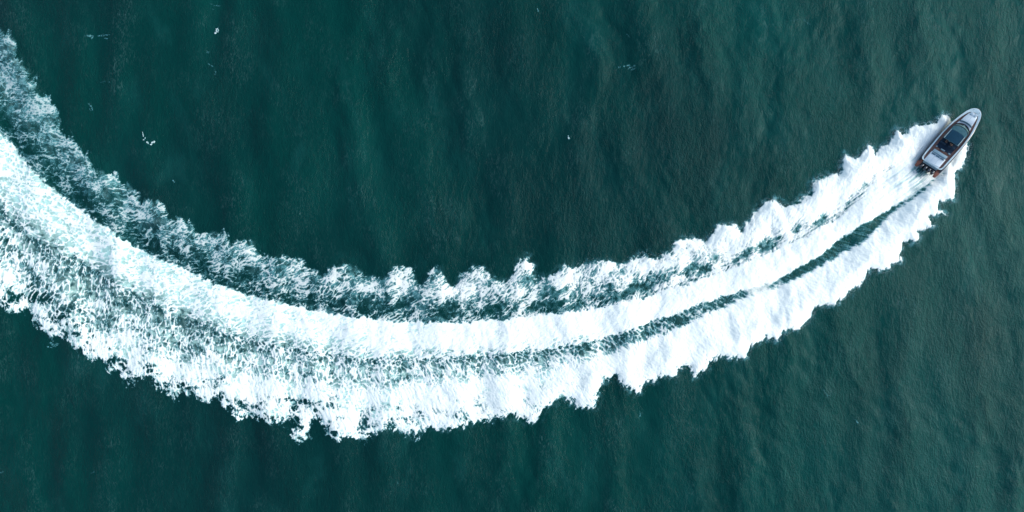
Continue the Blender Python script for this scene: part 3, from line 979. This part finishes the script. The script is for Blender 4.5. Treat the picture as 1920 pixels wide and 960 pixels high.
# helm: console, wheel, four seats
bm = bmesh.new()
add_box(bm, (5.25, 0, .05), (.55, 2.0, .75), .06, rot=Matrix.Rotation(-.15, 3, 'Y'))
part("helm_console", bm, M['black'])
bm = bmesh.new()
cc = Vector((4.80, .12, .56))
tl = Matrix.Rotation(-.5, 3, 'Y')
P = [cc + tl @ Vector((.19 * math.cos(q), .19 * math.sin(q), 0)) for q in [2 * math.pi * k / 24 for k in range(25)]]
tube(bm, P, .022, 8)
for q in (0.5, 2.6, 4.7): tube(bm, [cc, cc + tl @ Vector((.18 * math.cos(q), .18 * math.sin(q), 0))], .016, 6)
ellipsoid(bm, cc, (.08, .08, .035), 12, 8, tl)
part("steering_wheel", bm, M['silver'])
def helm_seat(yc):
    bm = bmesh.new()
    add_box(bm, (4.20, yc, .12), (.50, .50, .14), .05, 3)
    st_ = part("helm_seat", bm, M['navy'])
    bm = bmesh.new()
    add_box(bm, (3.93, yc, .46), (.13, .50, .60), .05, 3, rot=Matrix.Rotation(-.12, 3, 'Y'))
    part("backrest", bm, M['navy'], st_)
    bm = bmesh.new()
    tube(bm, [(4.2, yc, -.3), (4.2, yc, .06)], .07, 10)
    part("pedestal", bm, M['chrome'], st_)
SEATS = (1.02, .55, -.40, -.98)
for yc in SEATS: helm_seat(yc)

# hardtop on posts
bm = bmesh.new()
no, cols, rows = [], 17, 15
def roof_z(u, v):           # u forward, v across -1..1
    return 1.16 + .10 * (1 - v * v) - .16 * max(0, (u - 6.0) / 1.5) ** 2
gridv = []
for i in range(rows):
    f = i / (rows - 1)
    row = []
    for j in range(cols):
        v = -1 + 2 * j / (cols - 1)
        front = 7.55 - .42 * v * v - .25 * abs(v) ** 6
        u = 4.42 + (front - 4.42) * f
        wdt = 1.38 - .06 * f
        row.append(bm.verts.new((u, v * wdt, roof_z(u, v))))
    gridv.append(row)
for i in range(rows - 1):
    for j in range(cols - 1):
        bm.faces.new((gridv[i][j], gridv[i + 1][j], gridv[i + 1][j + 1], gridv[i][j + 1]))
bmesh.ops.solidify(bm, geom=bm.faces[:], thickness=.07)
roof = part("hardtop", bm, M['roofskin'])
bm = bmesh.new()
gridv = []
for i in range(9):
    row = []
    for j in range(13):
        v = -1 + 2 * j / 12
        u = 4.50 + (6.42 - .10 * v * v - .12 * abs(v) ** 6 - 4.50) * i / 8
        row.append(bm.verts.new((u, v * 1.16, roof_z(u, v * .84) + .035)))
    gridv.append(row)
for i in range(8):
    for j in range(12):
        bm.faces.new((gridv[i][j], gridv[i + 1][j], gridv[i + 1][j + 1], gridv[i][j + 1]))
bmesh.ops.solidify(bm, geom=bm.faces[:], thickness=.03)
part("roof_panel", bm, M['roof'], roof)
for sg in (1, -1):
    bm = bmesh.new()
    tube(bm, [(4.45, sg * 1.24, 1.25), (5.4, sg * 1.235, 1.262), (6.3, sg * 1.21, 1.25)], .022, 8)
    part("grab_rail", bm, M['rail'], roof)
    bm = bmesh.new()
    tube(bm, [(3.95, sg * 1.36, -.28), (4.2, sg * 1.35, .5), (4.7, sg * 1.33, 1.16)], .045, 8)
    part("post", bm, M['black'], roof)

# windscreen sweeping down to the foredeck
bm = bmesh.new()
gridv = []
for i in range(7):
    f = i / 6
    row = []
    for j in range(21):
        v = -1 + 2 * j / 20
        front = 7.60 - .42 * v * v - .25 * abs(v) ** 6
        u = front + f * (.70 - .12 * v * v)
        row.append(bm.verts.new((u, v * (1.33 + .04 * f), (1.08 - .12 * max(0, 0)) * (1 - f) + .22 * f + .10 * math.sin(math.pi * f))))
    gridv.append(row)
for i in range(6):
    for j in range(20):
        bm.faces.new((gridv[i][j], gridv[i + 1][j], gridv[i + 1][j + 1], gridv[i][j + 1]))
bmesh.ops.solidify(bm, geom=bm.faces[:], thickness=.03)
ws = part("windscreen", bm, M['glass'])
bm = bmesh.new()
def arc(u0, k0, k1, hw, z, n_=20): return [(u0 - k0 * (v * v) - k1 * abs(v) ** 6, v * hw, z) for v in [-1 + 2 * j / n_ for j in range(n_ + 1)]]
tube(bm, arc(7.60, .42, .25, 1.34, 1.12), .022, 6)
part("windscreen_trim", bm, M['black'], ws)
for sg in (1, -1):
    bm = bmesh.new()
    tube(bm, [(8.22, sg * .25, .40), (8.0, sg * .6, .62), (7.75, sg * .8, .90)], .018, 6)
    part("wiper", bm, M['black'], ws)
bm = bmesh.new()
prism(bm, [(p[0], p[1]) for p in arc(8.62, .62, .1, 1.32, 0)] + [(p[0], p[1]) for p in reversed(arc(8.12, .55, .22, 1.36, 0))], -.32, .16, .03)
part("windscreen_plinth", bm, M['black'])
bm = bmesh.new()
add_box(bm, (8.30, -.02, .20), (.10, .30, .05), .015)
part("plinth_hatch", bm, M['rail'])

# bow: raised white trunk with sunpad, headrests and a dark bolster
bm = bmesh.new()
trunk = [(8.18, 1.20), (8.9, 1.0), (9.6, .93), (10.6, .74), (10.98, .48), (11.02, .2)]
prism(bm, (trunk + [(a, -b2) for a, b2 in reversed(trunk)])[::-1], -.32, .10, .05, lambda u, v: .04 * (1 - (v / 1.3) ** 2))
part("foredeck_trunk", bm, M['white'])
bm = bmesh.new()
pd = [(8.98, .94), (9.6, .92), (10.35, .78), (10.42, .70)]
prism(bm, (pd + [(a, -b2) for a, b2 in reversed(pd)])[::-1], .08, .20, .05)
bpad = part("bow_sunpad", bm, M['pad'])
bm = bmesh.new()
tube(bm, [(9.0, 0, .202), (9.7, 0, .203), (10.4, 0, .202)], .012, 6)
part("seam", bm, M['silver'], bpad)
for sg in (1, -1):
    bm = bmesh.new()
    add_box(bm, (10.78, sg * .33, .22), (.44, .50, .12), .05, 3, rot=Matrix.Rotation(-.28, 3, 'Y') @ Matrix.Rotation(sg * -.12, 3, 'Z'))
    part("bow_seat_back", bm, M['pad'])
    bm = bmesh.new()
    add_box(bm, (10.48, sg * .36, .20), (.10, .34, .08), .03, 2, rot=Matrix.Rotation(sg * -.15, 3, 'Z'))
    part("headrest", bm, M['silver'], bpad)
bm = bmesh.new()
tube(bm, [(p[0], p[1], .27) for p in arc(8.93, .24, .06, 1.06, 0, 16)], .12, 10, rad=[.07] + [.12] * 15 + [.07])
part("bolster", bm, M['grey'])
# bow cleats and stern cleats
def cleat(px_, py_, rz):
    bm = bmesh.new()
    r = Matrix.Rotation(rz, 3, 'Z')
    z0 = .035 + sheer(px_)
    o = Vector((px_, py_, z0))
    tube(bm, [o + r @ Vector((-.13, 0, .06)), o + r @ Vector((0, 0, .07)), o + r @ Vector((.13, 0, .06))], .022, 6)
    for q in (-.05, .05): tube(bm, [o + r @ Vector((q, 0, 0)), o + r @ Vector((q, 0, .065))], .018, 6)
    part("cleat", bm, M['black'])
cleat(11.45, .50, -.6); cleat(11.45, -.50, .6); cleat(.6, 1.75, .1); cleat(.6, -1.75, -.1)

# ------------------------------------------------------------------ two people at the helm
def person(yc, label, lean, turn, arm_fwd):
    """seated figure, grown from a skeleton with a skin modifier; local frame of the boat"""
    x0, z0 = 4.14, .24
    V, E, Rr = [], [], []
    def v(p, r): V.append(Vector((x0, yc, z0)) + Vector(p)); Rr.append(r); return len(V) - 1
    def chain(start, items):
        a = start
        for p, r in items:
            b2 = v(p, r); E.append((a, b2)); a = b2
        return a
    pel = v((0, 0, .05), (.17, .13))
    chest = chain(pel, [((-.02 + lean * .4, 0, .22), (.155, .115)), ((lean, 0, .42), (.17, .125))])
    neck = chain(chest, [((lean + .01, 0, .54), (.075, .07)), ((lean + .03, 0, .62), (.058, .058))])
    chain(neck, [((lean + .05, 0, .70), (.085, .095)), ((lean + .055, 0, .78), (.09, .105)), ((lean + .045, 0, .85), (.06, .07))])
    tips = []
    for sg in (1, -1):
        sh = chain(chest, [((lean, sg * .19, .46), (.07, .065))])
        if arm_fwd:
            h = chain(sh, [((lean + .14, sg * .25, .27), (.05, .05)), ((lean + .36, sg * .17, .30), (.036, .036)), ((lean + .43, sg * .15, .32), (.034, .022))])
            hp, fd = Vector((lean + .43, sg * .15, .32)), Vector((.8, -.1 * sg, -.45))
        else:
            h = chain(sh, [((lean + .06, sg * .27, .22), (.05, .05)), ((lean + .27, sg * .20, .14), (.036, .036)), ((lean + .34, sg * .18, .14), (.034, .022))])
            hp, fd = Vector((lean + .34, sg * .18, .14)), Vector((.85, -.1 * sg, -.25))
        for k, (off, ln) in enumerate(((-.028, .060), (-.010, .072), (.009, .068), (.026, .052))):
            b0 = hp + Vector((.03, off, 0))
            m_ = b0 + fd.normalized() * ln * .55
            e_ = m_ + (fd.normalized() + Vector((-.3, 0, -.7))).normalized() * ln * .5
            chain(h, [(b0, (.010, .010)), (m_, (.009, .009)), (e_, (.008, .008))])
        tb_ = hp + Vector((-.005, -sg * .032, 0))
        chain(h, [(tb_, (.011, .011)), (tb_ + Vector((.035, -sg * .018, -.012)), (.009, .009))])
        hip = chain(pel, [((.06, sg * .10, .02), (.10, .09))])
        chain(hip, [((.40, sg * .13, .03), (.072, .072)), ((.45, sg * .13, -.05), (.066, .066)), ((.42, sg * .13, -.40), (.042, .042)), ((.44, sg * .13, -.46), (.045, .038)), ((.58, sg * .15, -.49), (.042, .028))])
    me = bpy.data.meshes.new("person")
    me.from_pydata([tuple(p) for p in V], E, [])
    o = bpy.data.objects.new("person_tmp", me)
    C.objects.link(o)
    md = o.modifiers.new("skin", 'SKIN')
    md.use_smooth_shade = True
    for i, r in enumerate(Rr):
        me.skin_vertices[0].data[i].radius = r
        me.skin_vertices[0].data[i].use_root = (i == 0)
    sb = o.modifiers.new("sub", 'SUBSURF'); sb.levels = 2; sb.render_levels = 2
    dg = bpy.context.evaluated_depsgraph_get()
    me2 = bpy.data.meshes.new_from_object(o.evaluated_get(dg))
    bpy.data.objects.remove(o)
    for mt in (M['cloth'], M['trousers'], M['skin'], M['black']): me2.materials.append(mt)
    for p in me2.polygons:
        c = p.center - Vector((x0, yc, z0))
        mi = 0
        if c.z < .12 and (c.x > .03 or c.z < .03) and not (c.z > .09 and c.x > .2): mi = 1
        if c.z > .56: mi = 2
        if c.z > .08 and c.x > lean + (.40 if arm_fwd else .32) and abs(c.y) > .05: mi = 2
        if c.z < -.43: mi = 3
        p.material_index = mi
        p.use_smooth = True
    # the mesh is kept about its own base under the seat
    bl = Vector((x0, yc, z0 - .5))
    me2.transform(Matrix.Translation(-bl))
    me2.name = "person"
    root = bpy.data.objects.new("person", me2)
    C.objects.link(root)
    root.matrix_world = BM4 @ Matrix.Translation(bl)
    root['label'], root['category'], root['group'] = label, 'person', 'people seated at the helm'
    hc = Vector((x0 + lean + .055, yc, z0 + .77)) - bl
    bm = bmesh.new()                                  # hair: a cap over the crown and the back of the head
    vs_ = ellipsoid(bm, hc + Vector((-.018, 0, .03)), (.112, .098, .115), 16, 10)
    kill = [f for f in bm.faces if f.calc_center_median().x - hc.x > .045 and f.calc_center_median().z - hc.z < .06]
    bmesh.ops.delete(bm, geom=kill, context='FACES')
    from_bm("hair", bm, M['hair'], root)
    def bit(name, c_, r_, mat):
        bm = bmesh.new()
        ellipsoid(bm, hc + Vector(c_), r_, 8, 6)
        from_bm(name, bm, mat, root)
    bit("nose", (.108, 0, -.015), (.022, .014, .024), M['skin'])
    bit("mouth", (.098, 0, -.055), (.008, .026, .006), M['black'])
    for sg in (1, -1):
        bit("ear", (.0, sg * .092, -.01), (.02, .012, .03), M['skin'])
        bit("eye", (.094, sg * .034, .012), (.010, .014, .008), M['black'])
    return root
person(SEATS[1], "person in dark clothes seated on the port side of the boat's helm", .02, 0, True)
person(SEATS[2], "person in dark clothes seated on the starboard side of the boat's helm", .0, 0, False)

# ------------------------------------------------------------------ loose spray flung from the fresh edges of the wake
def spray():
    n_ = 5200
    P = []
    for line, sgn in ((EDGE_IN, 1), (EDGE_OUT, -1)):
        q_ = smooth_curve(line, .4, 1)
        q_ = q_[q_[:, 0] > 8]
        wgt = np.clip((q_[:, 0] - 8) / 60, .12, 1); wgt /= wgt.sum()
        k = rng.choice(len(q_), n_ // 2, p=wgt)
        c = q_[k]
        r = np.abs(rng.randn(n_ // 2)) * .28
        th = rng.uniform(0, 2 * np.pi, n_ // 2)
        P.append(np.stack([c[:, 0] + r * np.cos(th), c[:, 1] + r * np.sin(th), rng.uniform(.05, .5, n_ // 2)], 1))
    P = np.vstack(P)
    P[:, 2] += surf(P[:, 0], P[:, 1])
    rad = rng.uniform(.012, .045, len(P))
    T = np.array([[0, 0, 1.], [.94, 0, -.33], [-.47, .82, -.33], [-.47, -.82, -.33]])
    V = (P[:, None, :] + rad[:, None, None] * T[None]).reshape(-1, 3)
    f = np.array([[0, 1, 2], [0, 2, 3], [0, 3, 1], [1, 3, 2]])
    F = (np.arange(len(P))[:, None, None] * 4 + f[None]).reshape(-1, 3)
    me = bpy.data.meshes.new("spray")
    me.from_pydata(V.tolist(), [], F.tolist())
    o = link("spray", me, M['white'])
    o['kind'] = 'stuff'
    o['label'] = 'fine white spray droplets flying off the fresh edges of the wake'
    o['category'] = 'spray'
spray()
